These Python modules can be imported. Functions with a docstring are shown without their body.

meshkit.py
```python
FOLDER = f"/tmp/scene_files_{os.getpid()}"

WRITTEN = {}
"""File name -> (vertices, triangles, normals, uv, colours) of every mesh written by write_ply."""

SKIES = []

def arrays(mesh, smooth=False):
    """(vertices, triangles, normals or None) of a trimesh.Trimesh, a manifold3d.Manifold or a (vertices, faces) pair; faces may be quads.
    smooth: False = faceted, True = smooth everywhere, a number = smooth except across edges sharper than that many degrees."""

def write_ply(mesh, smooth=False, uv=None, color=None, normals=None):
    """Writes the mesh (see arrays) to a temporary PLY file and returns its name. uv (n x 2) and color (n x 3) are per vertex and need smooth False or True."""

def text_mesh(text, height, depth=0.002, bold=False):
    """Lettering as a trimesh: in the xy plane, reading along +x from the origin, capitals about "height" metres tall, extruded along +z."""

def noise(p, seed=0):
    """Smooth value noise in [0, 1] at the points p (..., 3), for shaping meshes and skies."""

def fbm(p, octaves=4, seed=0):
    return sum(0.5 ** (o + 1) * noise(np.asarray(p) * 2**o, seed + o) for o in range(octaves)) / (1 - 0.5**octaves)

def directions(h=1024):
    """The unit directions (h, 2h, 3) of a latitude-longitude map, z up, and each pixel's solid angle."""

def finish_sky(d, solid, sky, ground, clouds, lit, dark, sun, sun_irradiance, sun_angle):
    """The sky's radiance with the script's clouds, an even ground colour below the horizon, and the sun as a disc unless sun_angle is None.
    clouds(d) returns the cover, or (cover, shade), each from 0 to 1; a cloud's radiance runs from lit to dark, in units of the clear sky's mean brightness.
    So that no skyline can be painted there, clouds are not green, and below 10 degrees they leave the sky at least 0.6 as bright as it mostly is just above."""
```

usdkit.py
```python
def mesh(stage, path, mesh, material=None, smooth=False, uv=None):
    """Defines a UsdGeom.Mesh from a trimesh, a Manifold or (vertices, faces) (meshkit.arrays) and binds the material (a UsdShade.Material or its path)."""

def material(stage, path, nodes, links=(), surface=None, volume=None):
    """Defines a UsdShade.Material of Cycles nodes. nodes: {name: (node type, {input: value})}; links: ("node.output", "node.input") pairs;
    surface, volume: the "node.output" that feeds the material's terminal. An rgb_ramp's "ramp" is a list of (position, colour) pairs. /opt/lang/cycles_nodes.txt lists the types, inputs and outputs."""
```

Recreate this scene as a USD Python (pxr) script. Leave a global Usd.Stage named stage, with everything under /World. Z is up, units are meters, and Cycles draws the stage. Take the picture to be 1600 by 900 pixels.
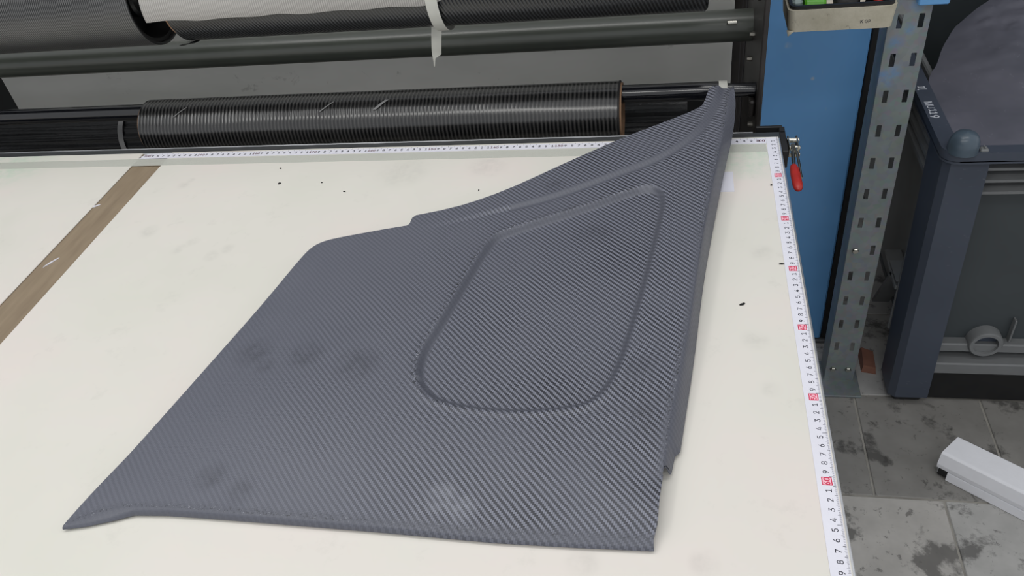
import math, random
import numpy as np
import trimesh
import manifold3d as m3
import shapely
from shapely.geometry import Polygon, LineString, Point, box as sbox
from scipy.spatial import Delaunay, cKDTree
from scipy.interpolate import RBFInterpolator
from pxr import Usd, UsdGeom, UsdLux, UsdShade, Gf, Sdf, Vt
import usdkit, meshkit

random.seed(7)
rng = np.random.default_rng(7)
stage = Usd.Stage.CreateInMemory()
UsdGeom.SetStageUpAxis(stage, UsdGeom.Tokens.z)
UsdGeom.SetStageMetersPerUnit(stage, 1.0)
UsdGeom.Xform.Define(stage, '/World')
UsdGeom.Scope.Define(stage, '/World/Looks')
T = 0.95          # height of the table top; coordinates below are relative to its back right corner

# ------------------------------------------------------------------ camera, light, exposure
cam = UsdGeom.Camera.Define(stage, '/World/camera')
cam.CreateHorizontalApertureAttr(36.0)
cam.CreateVerticalApertureAttr(20.25)
cam.CreateFocalLengthAttr(36.0 * 1259.55 / 1600)
cam.CreateClippingRangeAttr(Gf.Vec2f(0.02, 100))
from scipy.spatial.transform import Rotation
_R = Rotation.from_rotvec([2.2698, 0.117, -0.2237]).as_matrix()
_C = np.array([-0.143, -1.0664, 0.6245 + T])
_m = np.eye(4)
_m[0, :3], _m[1, :3], _m[2, :3], _m[3, :3] = _R[0], -_R[1], -_R[2], _C
cam.AddTransformOp().Set(Gf.Matrix4d(*_m.ravel().tolist()))
EXPOSURE = 0.0
cam.CreateExposureAttr(EXPOSURE)

def area_light(name, loc, w, h, power, color=(1, 1, 1), rx=0, rz=0):
    l = UsdLux.RectLight.Define(stage, '/World/' + name)
    l.CreateWidthAttr(w); l.CreateHeightAttr(h); l.CreateIntensityAttr(power); l.CreateColorAttr(Gf.Vec3f(*color))
    l.AddTranslateOp().Set(Gf.Vec3d(*loc)); l.AddRotateZOp().Set(rz); l.AddRotateXOp().Set(rx)
    return l
# rows of ceiling fluorescent fittings
area_light('ceiling_light', (-0.35, -0.15, 3.0), 2.6, 0.26, 5.6, (1.0, 0.985, 0.955))
area_light('ceiling_light_001', (-0.5, -1.75, 3.0), 2.6, 0.30, 6.2, (1.0, 0.985, 0.955))
area_light('ceiling_light_002', (-1.7, -1.1, 3.0), 2.6, 0.30, 4.2, (1.0, 0.985, 0.955), 0, 90)
dome = UsdLux.DomeLight.Define(stage, '/World/room_glow')
dome.CreateIntensityAttr(0.22); dome.CreateColorAttr(Gf.Vec3f(0.95, 0.97, 1.0))

# ------------------------------------------------------------------ helpers
_used = {}
def numbered(path):
    n = _used.get(path, 0); _used[path] = n + 1
    return path if n == 0 else f'{path}_{n:03d}'

def tag(p, label=None, cat=None, group=None, kind=None):
    for k, v in (('label', label), ('category', cat), ('group', group), ('kind', kind)):
        if v: p.SetCustomDataByKey(k, v)

class Thing:
    def __init__(s, name, label=None, cat=None, loc=(0, 0, 0), group=None, kind=None):
        s.path = numbered('/World/' + name)
        x = UsdGeom.Xform.Define(stage, s.path)
        s.loc = np.array(loc, float)
        x.AddTranslateOp().Set(Gf.Vec3d(loc[0], loc[1], loc[2] + T))
        s.prim = x.GetPrim(); tag(s.prim, label, cat, group, kind)

class Part:
    def __init__(s, prim, loc): s.path, s.loc, s.prim = str(prim.GetPath()), loc, prim

def arr(mesh):
    v, f, _ = meshkit.arrays(mesh)
    return np.array(v, float), np.array(f)

def put(name, mesh, mat, parent=None, smooth=30, label=None, cat=None, group=None, kind=None, loc=None):
    """one Mesh prim from geometry in table coordinates"""
    v, f = arr(mesh)
    if parent is None:
        path = numbered('/World/' + name)
        loc = np.array(loc if loc is not None else [v[:, 0].mean(), v[:, 1].mean(), v[:, 2].min()], float)
    else:
        path = numbered(parent.path + '/' + name); loc = parent.loc
    m = usdkit.mesh(stage, path, (v - loc, f), mat, smooth=smooth)
    if parent is None:
        UsdGeom.Xformable(m).AddTranslateOp().Set(Gf.Vec3d(loc[0], loc[1], loc[2] + T))
    tag(m.GetPrim(), label, cat, group, kind)
    return Part(m.GetPrim(), loc)

def cbox(x0, x1, y0, y1, z0, z1, c=0.002):
    c = min(c, 0.45 * min(x1 - x0, y1 - y0, z1 - z0))
    P = []
    for x, sx in ((x0, 1), (x1, -1)):
        for y, sy in ((y0, 1), (y1, -1)):
            for z, sz in ((z0, 1), (z1, -1)):
                P += [(x + sx * c, y + sy * c, z), (x + sx * c, y, z + sz * c), (x, y + sy * c, z + sz * c)]
    return trimesh.Trimesh(P).convex_hull

def hull(pts): return trimesh.Trimesh(np.array(pts, float)).convex_hull
def cat(*ms): return trimesh.util.concatenate([trimesh.Trimesh(*arr(m), process=False) for m in ms])

def rings(R):
    """quad strip surface from rings (k, n, 3), closed around n"""
    k, n = R.shape[:2]
    i, j = np.meshgrid(np.arange(k - 1), np.arange(n), indexing='ij')
    q = np.stack([i * n + j, i * n + (j + 1) % n, (i + 1) * n + (j + 1) % n, (i + 1) * n + j], -1).reshape(-1, 4)
    return R.reshape(-1, 3), np.vstack([q[:, [0, 2, 1]], q[:, [0, 3, 2]]])

def lathe_x(profile, y, z, n=56, wob=0, seed=0):
    """surface turned about an axis parallel to x; profile of (x, r)"""
    a = np.arange(n) * 2 * math.pi / n
    R = []
    for x, r in profile:
        rr = r * np.ones(n)
        if wob:
            rr = rr + wob * (meshkit.fbm(np.c_[np.full(n, x * 6), np.cos(a) * 1.5 + 5, np.sin(a) * 1.5 + 5], 3, seed) - .5)
        R.append(np.c_[np.full(n, x), y + rr * np.cos(a), z + rr * np.sin(a)])
    v, f = rings(np.array(R))
    m = trimesh.Trimesh(v, f, process=False); m.merge_vertices(); m.update_faces(m.nondegenerate_faces())
    if m.volume < 0: m.invert()
    return m

def tube_x(x0, x1, y, z, r, ri=0.0, n=56, c=0.001, wob=0, seg=1, seed=0):
    xs = np.linspace(x0 + c, x1 - c, seg + 1)
    prof = [(x0, max(ri, 1e-4)), (x0, r - c)] + [(x, r) for x in xs] + [(x1, r - c), (x1, max(ri, 1e-4))]
    if ri > 0: prof += [(x0, ri)]
    return lathe_x(prof, y, z, n, wob, seed)

def sweep(path, r, n=10):
    v, f = meshkit_tube(path, r, n)
    return trimesh.Trimesh(v, f, process=False)

def meshkit_tube(points, radii, sides):
    p = np.asarray(points, float); t = np.gradient(p, axis=0); t /= np.linalg.norm(t, axis=1, keepdims=True)
    a = np.cross(t, [0.3, 0.2, 0.93]); a /= np.linalg.norm(a, axis=1, keepdims=True); b = np.cross(t, a)
    ang = np.arange(sides) * 2 * np.pi / sides
    rr = np.broadcast_to(radii, (len(p),))[:, None, None]
    R = p[:, None] + rr * (np.cos(ang)[None, :, None] * a[:, None] + np.sin(ang)[None, :, None] * b[:, None])
    k, nn = R.shape[:2]
    R = np.concatenate([np.repeat(p[:1, None], nn, 1), R, np.repeat(p[-1:, None], nn, 1)])
    return rings(R)

def extrude(poly, h, z0=0.0):
    out = []
    for g in getattr(poly, 'geoms', [poly]):
        m = trimesh.creation.extrude_polygon(g, h, engine='earcut'); m.apply_translation([0, 0, z0]); out.append(m)
    return cat(*out)

def sheet(top, thick, up=True):
    """thin closed sheet from a grid of points (a, b, 3)"""
    a, b = top.shape[:2]
    i, j = np.meshgrid(np.arange(a - 1), np.arange(b - 1), indexing='ij')
    q = np.stack([i * b + j, (i + 1) * b + j, (i + 1) * b + j + 1, i * b + j + 1], -1).reshape(-1, 4)
    f = np.vstack([q[:, [0, 1, 2]], q[:, [0, 2, 3]]])
    m = trimesh.Trimesh(top.reshape(-1, 3), f, process=False)
    nn = np.array(m.vertex_normals)
    v = np.vstack([m.vertices, m.vertices - nn * thick]); N = a * b
    per = [(i, 0) for i in range(a)] + [(a - 1, j) for j in range(1, b)] + [(i, b - 1) for i in range(a - 2, -1, -1)] + [(0, j) for j in range(b - 2, 0, -1)]
    per = [p[0] * b + p[1] for p in per]
    rim = []
    for s, e in zip(per, per[1:] + per[:1]): rim += [(s, s + N, e + N), (s, e + N, e)]
    m2 = trimesh.Trimesh(v, np.vstack([f, f[:, ::-1] + N, rim]), process=False)
    return m2

# ------------------------------------------------------------------ materials
class G:
    def __init__(s): s.n, s.l, s.k = {}, [], 0
    def add(s, kind, **i):
        s.k += 1; name = f'n{s.k}'; vals = {}
        for k, v in i.items():
            if isinstance(v, str) and '.' in v and v.split('.')[0] in s.n: s.l.append((v, f'{name}.{k}'))
            else: vals[k] = v
        s.n[name] = (kind, vals); return name
    def math(s, t, a, b=0.0, c=0.0, clamp=False):
        return s.add('math', math_type=t, value1=a, value2=b, value3=c, use_clamp=clamp) + '.value'
    def pos(s): return s.add('geometry') + '.position'
    def noise(s, vec, scale, detail=3, rough=.55, dist=0.0, out='fac'):
        return s.add('noise_texture', vector=vec, scale=scale, detail=detail, roughness=rough, distortion=dist) + '.' + out
    def ramp(s, fac, *stops): return s.add('rgb_ramp', fac=fac, ramp=list(stops)) + '.color'
    def rampf(s, fac, *stops): return s.add('rgb_ramp', fac=fac, ramp=[(p, (v, v, v)) for p, v in stops]) + '.color'
    def mr(s, v, a, b, c=0.0, d=1.0, t='linear'):
        return s.add('map_range', value=v, from_min=a, from_max=b, to_min=c, to_max=d, clamp=True, range_type=t) + '.result'
    def mix(s, fac, a, b, t='mix'): return s.add('mix_color', blend_type=t, fac=fac, a=a, b=b) + '.result'
    def scale(s, vec, sc): return s.add('mapping', vector=vec, scale=sc) + '.vector'
    def spots(s, vec, lst, wob=0.5):
        """union of soft round marks (x, y, z, r) with noisy borders"""
        out = None
        for (x, y, z, r) in lst:
            d = s.add('vector_math', math_type='distance', vector1=vec, vector2=(x, y, z + T)) + '.value'
            mk = s.mr(d, r, r * 0.25, 0, 1, 'smoothstep')
            out = mk if out is None else s.math('maximum', out, mk)
        n = s.noise(vec, 60, 4, .65)
        return s.math('multiply', out, s.mr(n, .38, .38 + wob * .5, 0.15, 1))
    def build(s, name, **p):
        pb = s.add('principled_bsdf', **p)
        return usdkit.material(stage, '/World/Looks/' + name, s.n, s.l, surface=pb + '.BSDF')

def plain(name, col, rough=.5, metal=0.0, var=.15, scale=30, bump=0.0, spec=.5, **kw):
    g = G(); p = g.pos(); n = g.noise(p, scale, 4)
    c = g.ramp(n, (.25, tuple(x * (1 - var) for x in col)), (.75, tuple(min(1, x * (1 + var)) for x in col)))
    kw = dict(kw)
    if bump:
        kw['normal'] = g.add('bump', height=g.noise(p, scale * 4, 4), strength=bump, distance=.002) + '.normal'
    return g.build(name, base_color=c, roughness=rough, metallic=metal, specular_ior_level=spec, **kw)

def L(r, g_, b):   # sRGB 0-255 to linear
    f = lambda c: ((c / 255 + .055) / 1.055) ** 2.4 if c > 10 else c / 255 / 12.92
    return (f(r), f(g_), f(b))

# carbon twill of the moulded panel
SMUDGE = [(-0.6173, -0.4758, .015, .030), (-0.5933, -0.4952, .015, .016), (-0.5481, -0.4793, .018, .028), (-0.482, -0.4935, .02, .035), (-0.5905, -0.6434, .012, .022),
          (-0.5524, -0.6572, .014, .020), (-0.1698, -0.5549, .022, .024), (-0.1848, -0.4867, .03, .022), (-0.3072, -0.1536, .03, .022), (-0.2463, -0.2564, .035, .035)]
CHALK = [(-0.3312, -0.6614, .016, .020), (-0.3512, -0.6526, .018, .022), (-0.1825, -0.174, .038, .016), (-0.41, -0.512, .02, .008)]
def carbon_material():
    g = G(); p = g.pos()
    wob = g.add('vector_math', math_type='scale', vector1=g.noise(p, 5, 2, .5, 0, 'color'), scale=.010) + '.vector'
    q = g.add('vector_math', math_type='add', vector1=p, vector2=wob) + '.vector'
    w = 0.00178
    r = g.add('vector_rotate', rotate_type='z_axis', vector=q, angle=math.radians(0.5)) + '.vector'
    x = g.add('separate_xyz', vector=r)
    u, v = g.math('divide', x + '.x', w), g.math('divide', x + '.y', w)
    fu, fv = g.math('floor', u), g.math('floor', v)
    s = g.math('less_than', g.math('floored_modulo', g.math('add', fu, fv), 4.0), 2.0)
    cu, cv = g.math('subtract', u, fu), g.math('subtract', v, fv)
    hump = lambda c: g.math('multiply', g.math('multiply', c, g.math('subtract', 1.0, c)), 4.0)
    prof = g.add('mix_float', fac=s, a=hump(cv), b=hump(cu)) + '.result'
    px = g.add('separate_xyz', vector=p) + '.x'
    con = g.mr(px, -.60, -.27, .12, 1.0)  # weave fades to the left: view-dependent gloss put into the colour
    con = g.math('multiply', con, g.mr(g.noise(p, 7, 3), .3, .6, .55, 1.0))
    con = g.math('multiply', con, g.math('subtract', 1.0, g.math('multiply', g.add('attribute', attribute='slope_shade') + '.fac', .9)))
    sl = g.add('mix_float', fac=con, a=0.52, b=g.math('multiply', s, g.mr(prof, 0, 1, .66, 1.10))) + '.result'
    sl = g.math('subtract', sl, g.math('multiply', g.add('attribute', attribute='slope_shade') + '.fac', .12))  # shade on recess walls, step and turned edges put into the colour
    base = g.mix(sl, L(39, 41, 49), L(124, 127, 140))  # differing tow gloss painted as light and dark stripes
    haze = g.noise(p, 11, 4, .6)
    base = g.mix(g.mr(haze, .35, .75, 0, .14), base, L(88, 90, 101))
    base = g.mix(g.math('multiply', g.spots(p, SMUDGE, .9), .5), base, L(38, 40, 47))
    base = g.mix(g.math('multiply', g.spots(p, CHALK, .9), .45), base, L(160, 163, 172))
    edge = g.add('attribute', attribute='edge') + '.fac'
    speck = g.mr(g.noise(p, 420, 2, .6), .56, .62, 0, 1)
    base = g.mix(g.math('multiply', g.math('multiply', edge, speck), .85), base, L(20, 21, 25))
    speck2 = g.mr(g.noise(q, 390, 2, .6), .63, .69, 0, 1)
    base = g.mix(g.math('multiply', g.math('multiply', edge, speck2), .55), base, L(175, 178, 186))
    h = g.math('add', g.math('multiply', prof, .6), g.math('multiply', s, .5))
    b1 = g.add('bump', height=h, strength=.22, distance=.0004)
    b2 = g.add('bump', height=haze, strength=.06, distance=.004, normal=b1 + '.normal') + '.normal'
    rough = g.mr(g.noise(p, 18, 4), .3, .7, .40, .52)
    return g.build('carbon_twill', base_color=base, roughness=rough, normal=b2, specular_ior_level=.5)
M_carbon = carbon_material()

def mat_sheet_material():
    g = G(); p = g.pos()
    c = g.ramp(g.noise(p, 5, 4, .5), (.3, L(217, 216, 206)), (.5, L(221, 218, 210)), (.7, L(225, 217, 211)))
    g1 = g.spots(p, [(-.05, -.05, 0, .075), (-.13, -.03, 0, .06), (-1.27, -.02, 0, .10)], .9)
    c = g.mix(g.math('multiply', g1, .75), c, L(178, 208, 184))
    dirt = g.spots(p, [(-.8312, -.2665, 0, .012), (-.815, -.245, 0, .014), (-.7712, -.2778, 0, .016), (-.755, -.262, 0, .014), (-1.0165, -.1555, 0, .010), (-.2191, -.6983, 0, .020), (-.118, -.6895, 0, .018),
                       (-.0428, -.269, 0, .02), (-.049, -.49, 0, .014), (-.06, -.42, 0, .02), (-.55, -.075, 0, .05), (-.42, -.06, 0, .04), (-.9, -.22, 0, .02), (-.905, -.098, 0, .014), (-.90, -.085, 0, .010), (-.1, -.75, 0, .03)], 1.0)
    c = g.mix(g.math('multiply', dirt, .22), c, L(110, 110, 105))
    fine = g.mr(g.noise(p, 26, 6, .7), .60, .72, 0, .10)
    c = g.mix(fine, c, L(150, 150, 142))
    rough = g.mr(g.noise(p, 9, 3), .3, .7, .34, .5)
    return g.build('cutting_mat_white', base_color=c, roughness=rough, specular_ior_level=.35)
M_mat = mat_sheet_material()
def brown():
    g = G(); p = g.pos()
    c = g.ramp(g.noise(g.scale(p, (30, 4, 30)), 3, 4), (.3, L(132, 116, 96)), (.7, L(148, 132, 110)))
    return g.build('brown_board', base_color=c, roughness=.5)
M_brown = brown()
def film():
    g = G(); pb = g.add('principled_bsdf', base_color=L(218, 220, 212), roughness=.3)
    t = g.add('transparent_bsdf', color=(1, 1, 1))
    mx = g.add('mix_closure', fac=.5, closure1=t + '.BSDF', closure2=pb + '.BSDF')
    return usdkit.material(stage, '/World/Looks/clear_film', g.n, g.l, surface=mx + '.closure')
M_film = film()

def roll_fabric(name, dark, light, period, distort=.6, tilt=0.0, rough=.42):
    g = G(); p = g.pos(); x = g.add('separate_xyz', vector=p)
    n = g.noise(p, 14, 3)
    xx = g.math('add', x + '.x', g.math('multiply', x + '.z', tilt))
    ph = g.math('add', g.math('divide', xx, period), g.math('multiply', n, distort))
    s = g.math('multiply_add', g.math('sine', g.math('multiply', ph, 2 * math.pi)), .5, .5)
    s2 = g.math('power', s, 1.6)
    thread = g.noise(g.scale(p, (1, 60, 60)), 12, 2)
    c = g.mix(s2, dark, light)
    c = g.mix(g.mr(thread, .35, .75, 0, .25), c, dark)
    patch = g.noise(g.scale(p, (3, 8, 8)), 2.2, 3)
    c = g.mix(g.mr(patch, .5, .75, 0, .25), c, light)
    b = g.add('bump', height=s, strength=.30, distance=.0012) + '.normal'
    return g.build(name, base_color=c, roughness=rough, normal=b, specular_ior_level=.85)
M_roll = roll_fabric('carbon_roll_fabric', L(12, 13, 15), L(70, 69, 68), .0066, .6, 0, .20)
M_rollM = roll_fabric('carbon_roll_coarse', L(10, 11, 13), L(56, 58, 60), .0055, .8, .35, .24)
M_rollL = roll_fabric('carbon_roll_fine', L(20, 22, 24), L(100, 100, 100), .0035, .5, 0, .30)
M_flap = roll_fabric('grey_backing', L(150, 147, 143), L(188, 185, 181), .0034, .5, 0, .65)

M_core = plain('cardboard', L(150, 118, 92), .8)
M_blackgloss = plain('black_gloss_steel', L(20, 21, 26), .14, .0, .2, 20, 0, .8)
M_pipe = plain('grey_painted_pipe', L(74, 78, 72), .30, 0, .12, 8, 0, .7)
M_blackfilm = plain('black_film', L(28, 29, 31), .34, 0, .3, 40, .3)
M_black = plain('black_rubber', L(24, 24, 25), .6, 0, .25, 30)
M_post = plain('black_worn_steel', L(46, 43, 42), .45, .2, .45, 18, .1)
M_tape = plain('white_tape', L(206, 206, 198), .55, 0, .05, 40)
M_greytape = plain('grey_tape', L(140, 140, 140), .55, 0, .05, 40)
M_alu = plain('aluminium_edge', L(200, 202, 206), .3, .8, .06, 40)
M_profile = plain('dark_profile', L(62, 64, 66), .45, .2, .15, 40)
M_dullbolt = plain('dull_bolt', L(120, 118, 112), .4, .9, .3, 60)
M_zinc = plain('zinc_plated', L(190, 188, 180), .22, 1.0, .2, 60)
M_red = plain('red_grip', L(160, 34, 28), .4, 0, .15, 60)
M_ruler = plain('ruler_white', L(226, 226, 236), .38, 0, .03, 20)
M_print = plain('print_black', L(46, 46, 58), .5)
M_printred = plain('print_red', L(205, 62, 92), .5)
M_pink = plain('print_pink', L(246, 190, 205), .5, 0, .02)
M_wall = plain('dark_wall', L(8, 10, 11), .8, 0, .2, 2)
M_frame = plain('table_steel', L(96, 98, 100), .5, .3)
M_chip = plain('carbon_chip', L(22, 22, 24), .4)
M_green = plain('green_plastic', L(92, 176, 40), .3)
M_cream = plain('cream_plastic', L(206, 196, 180), .45)
M_glass = plain('grey_clear_plastic', L(150, 165, 165), .12)
M_redbrown = plain('red_brown_clay', L(134, 92, 76), .8)
M_foam = plain('white_foam', L(236, 237, 242), .75, 0, .02, 30, .15, .3)
M_white = plain('white_marker', L(196, 200, 208), .6)
def board():
    g = G(); p = g.pos()
    c = g.ramp(g.noise(g.scale(p, (1, 1, 3)), 2.5, 4), (.3, L(190, 192, 188)), (.7, L(208, 208, 205)))
    d = g.mr(g.noise(p, 16, 5, .7, .8), .64, .72, 0, .35)
    c = g.mix(d, c, L(70, 70, 70))
    return g.build('grey_board', base_color=c, roughness=.5)
M_board = board()
def blue():
    g = G(); p = g.pos()
    c = g.ramp(g.noise(p, 4, 3), (.3, L(94, 152, 208)), (.7, L(104, 162, 216)))
    chip = g.spots(p, [(.030, .56, .01, .012), (.027, .56, -.03, .007), (.075, .56, -.115, .010), (.13, .56, -.19, .006)], .9)
    c = g.mix(g.math('multiply', chip, .8), c, L(190, 192, 188))
    sc = g.mr(g.noise(g.scale(p, (40, 40, 6)), 6, 3), .68, .74, 0, .25)
    c = g.mix(sc, c, L(140, 170, 200))
    return g.build('blue_enamel', base_color=c, roughness=.4)
M_blue = blue()
def galv():
    g = G(); p = g.pos()
    v = g.add('voronoi_texture', vector=p, scale=90.0) + '.color'
    c = g.ramp(g.noise(p, 9, 5, .6), (.3, L(116, 124, 126)), (.7, L(140, 146, 148)))
    c = g.mix(.08, c, v, 'overlay')
    sp = g.spots(p, [(.243, .42, -.055, .020), (.236, .42, -.125, .026), (.25, .42, -.112, .018), (.268, .42, .012, .018), (.262, .42, -.03, .016)], .9)
    c = g.mix(g.math('multiply', sp, .95), c, L(92, 150, 205))
    return g.build('galvanised_steel', base_color=c, roughness=.5, metallic=.25)
M_galv = galv()
def pallet():
    g = G(); p = g.pos()
    c = g.ramp(g.noise(p, 5, 4), (.3, L(62, 69, 82)), (.7, L(71, 78, 91)))
    sc = g.mr(g.noise(g.scale(p, (14, 14, 40)), 5, 4, .6), .66, .74, 0, .18)
    c = g.mix(sc, c, L(150, 155, 162))
    return g.build('pallet_box_grey', base_color=c, roughness=.48)
M_pallet = pallet()
M_palletbody = plain('pallet_box_panel', L(63, 69, 72), .5, 0, .08, 8)
M_palletlight = plain('pallet_box_rib', L(116, 118, 119), .55, 0, .12, 12)
def filmsheet():
    g = G(); p = g.pos()
    c = g.ramp(g.noise(p, 6, 4), (.3, L(86, 88, 98)), (.7, L(106, 106, 117)))
    sc = g.mr(g.noise(g.scale(p, (30, 12, 12)), 4, 4, .6, 1.2), .64, .74, 0, .4)
    c = g.mix(sc, c, L(140, 142, 150))
    return g.build('dusty_lid', base_color=c, roughness=.42)
M_lid = filmsheet()
def tile(i, base):
    g = G(); p = g.pos()
    c = g.ramp(g.noise(p, 12, 5, .6), (.3, tuple(x * .86 for x in base)), (.7, tuple(x * 1.12 for x in base)))
    st = g.mr(g.noise(p, 7.5, 7, .66, .15), .55, .61, 0, .68)
    c = g.mix(st, c, L(58, 57, 55))
    st2 = g.mr(g.noise(p, 36, 6, .72, .3), .59, .65, 0, .6)
    c = g.mix(st2, c, L(64, 62, 60))
    return g.build(f'floor_tile_{i}', base_color=c, roughness=g.mr(g.noise(p, 10, 3), .3, .7, .35, .6))
M_tiles = [tile(0, L(176, 175, 172)), tile(1, L(166, 165, 163)), tile(2, L(184, 181, 176)), tile(3, L(138, 136, 132))]  # last tone, for the row by the pallet box: box shadow put into the colour
M_grout = plain('grout', L(150, 147, 140), .85, 0, .3, 20)
def wrapmat():
    g = G(); p = g.pos()
    c = g.ramp(g.noise(p, 18, 5, .6), (.3, L(176, 170, 150)), (.7, L(205, 199, 182)))
    d = g.mr(g.noise(p, 70, 4, .7, .6), .62, .72, 0, .5)
    c = g.mix(d, c, L(90, 85, 74))
    return g.build('masking_tape_wrap', base_color=c, roughness=.7, normal=g.add('bump', height=g.noise(p, 60, 5), strength=.35, distance=.003) + '.normal')
M_wrap = wrapmat()

# ------------------------------------------------------------------ setting: floor of tiles, back wall
H = -T
fl = Thing('floor', loc=(0.4, 0.2, H), kind='structure')
put('grout_bed', cbox(-4.6, 2.6, -2.2, 1.6, H - .06, H - .0025, .001), M_grout, fl)
tw, td, gr = 0.2835, 0.2975, 0.0045
k = 0
for row in range(-4, 6):
    y0 = 0.079 + row * td
    off = 0.2885 if row % 2 == 0 else 0.4285
    for col in range(-2, 5):
        x0 = off + (col - 1) * tw
        if x0 < -.35 or x0 > 1.5: continue
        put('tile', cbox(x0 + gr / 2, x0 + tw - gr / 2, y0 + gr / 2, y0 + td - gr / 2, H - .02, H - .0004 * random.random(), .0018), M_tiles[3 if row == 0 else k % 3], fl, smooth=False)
        k += random.choice((1, 1, 2))
put('wall_back', cbox(-4.5, 2.6, 1.5, 1.6, H, 2.2, .002), M_wall, kind='structure')
put('wall_left', cbox(-4.6, -4.5, -2.2, 1.6, H, 2.2, .002), M_wall, kind='structure')

# ------------------------------------------------------------------ table
TX0, TY0 = -2.2, -0.95
tb = Thing('cutting_table', 'cutting table with a cream work surface, dark back profile and steel legs', 'table', ((TX0) / 2, TY0 / 2, H))
put('table_board', cbox(TX0, -.0015, TY0, .004, -.030, -.002, .001), M_brown, tb, label='brown board showing between the two white mats')
put('back_profile', cat(cbox(TX0, .006, .0075, .0235, -.032, -.0035, .0015), cbox(TX0, .006, .0235, .032, -.05, -.012, .0015)), M_profile, tb, label='dark metal profile along the back edge')
put('profile_lip', cbox(TX0, -.035, .0205, .0232, -.0036, -.0022, .0003), M_alu, tb, label='bright lip of the back profile')
put('edge_strip', cbox(TX0, -.001, .0042, .0072, -.022, -.0021, .0006), M_alu, tb, label='bright aluminium strip at the back edge')
put('edge_strip', cbox(-.0013, .0016, TY0, .0042, -.022, -.0021, .0006), M_alu, tb, label='bright aluminium strip at the right edge')
put('apron', cat(cbox(TX0 + .06, -.08, -.05, -.02, -.12, -.03), cbox(TX0 + .06, -.08, TY0 + .03, TY0 + .06, -.12, -.03), cbox(-.11, -.08, TY0 + .06, -.05, -.12, -.03), cbox(TX0 + .06, TX0 + .09, TY0 + .06, -.05, -.12, -.03)), M_frame, tb)
for lx in (TX0 + .06, -.13):
    for ly in (TY0 + .03, -.07):
        put('leg', cbox(lx, lx + .05, ly, ly + .05, H, -.12), M_frame, tb)
put('cutting_mat', cbox(-.979, -.0008, TY0, .0035, -.002, 0, .0006), M_mat, label='cream white cutting mat under the carbon panel, right of the brown gap', cat='mat', smooth=False)
put('cutting_mat', cbox(TX0, -1.034, TY0, .003, -.002, 0, .0006), M_mat, label='cream white cutting mat left of the brown gap', cat='mat', smooth=False)
put('clear_tape', cbox(-2.1, -.0195, -.038, -.0165, .00005, .00030, .0001), M_film, label='translucent tape strip along the back edge of the table crossing the brown gap', cat='tape', smooth=False)
put('paper_label', cbox(-.115, -.0685, -.1375, -.0885, .00005, .0004, .0001), M_ruler, label='small white paper patch sticking out beside the right edge of the carbon panel', cat='label', smooth=False)

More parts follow.
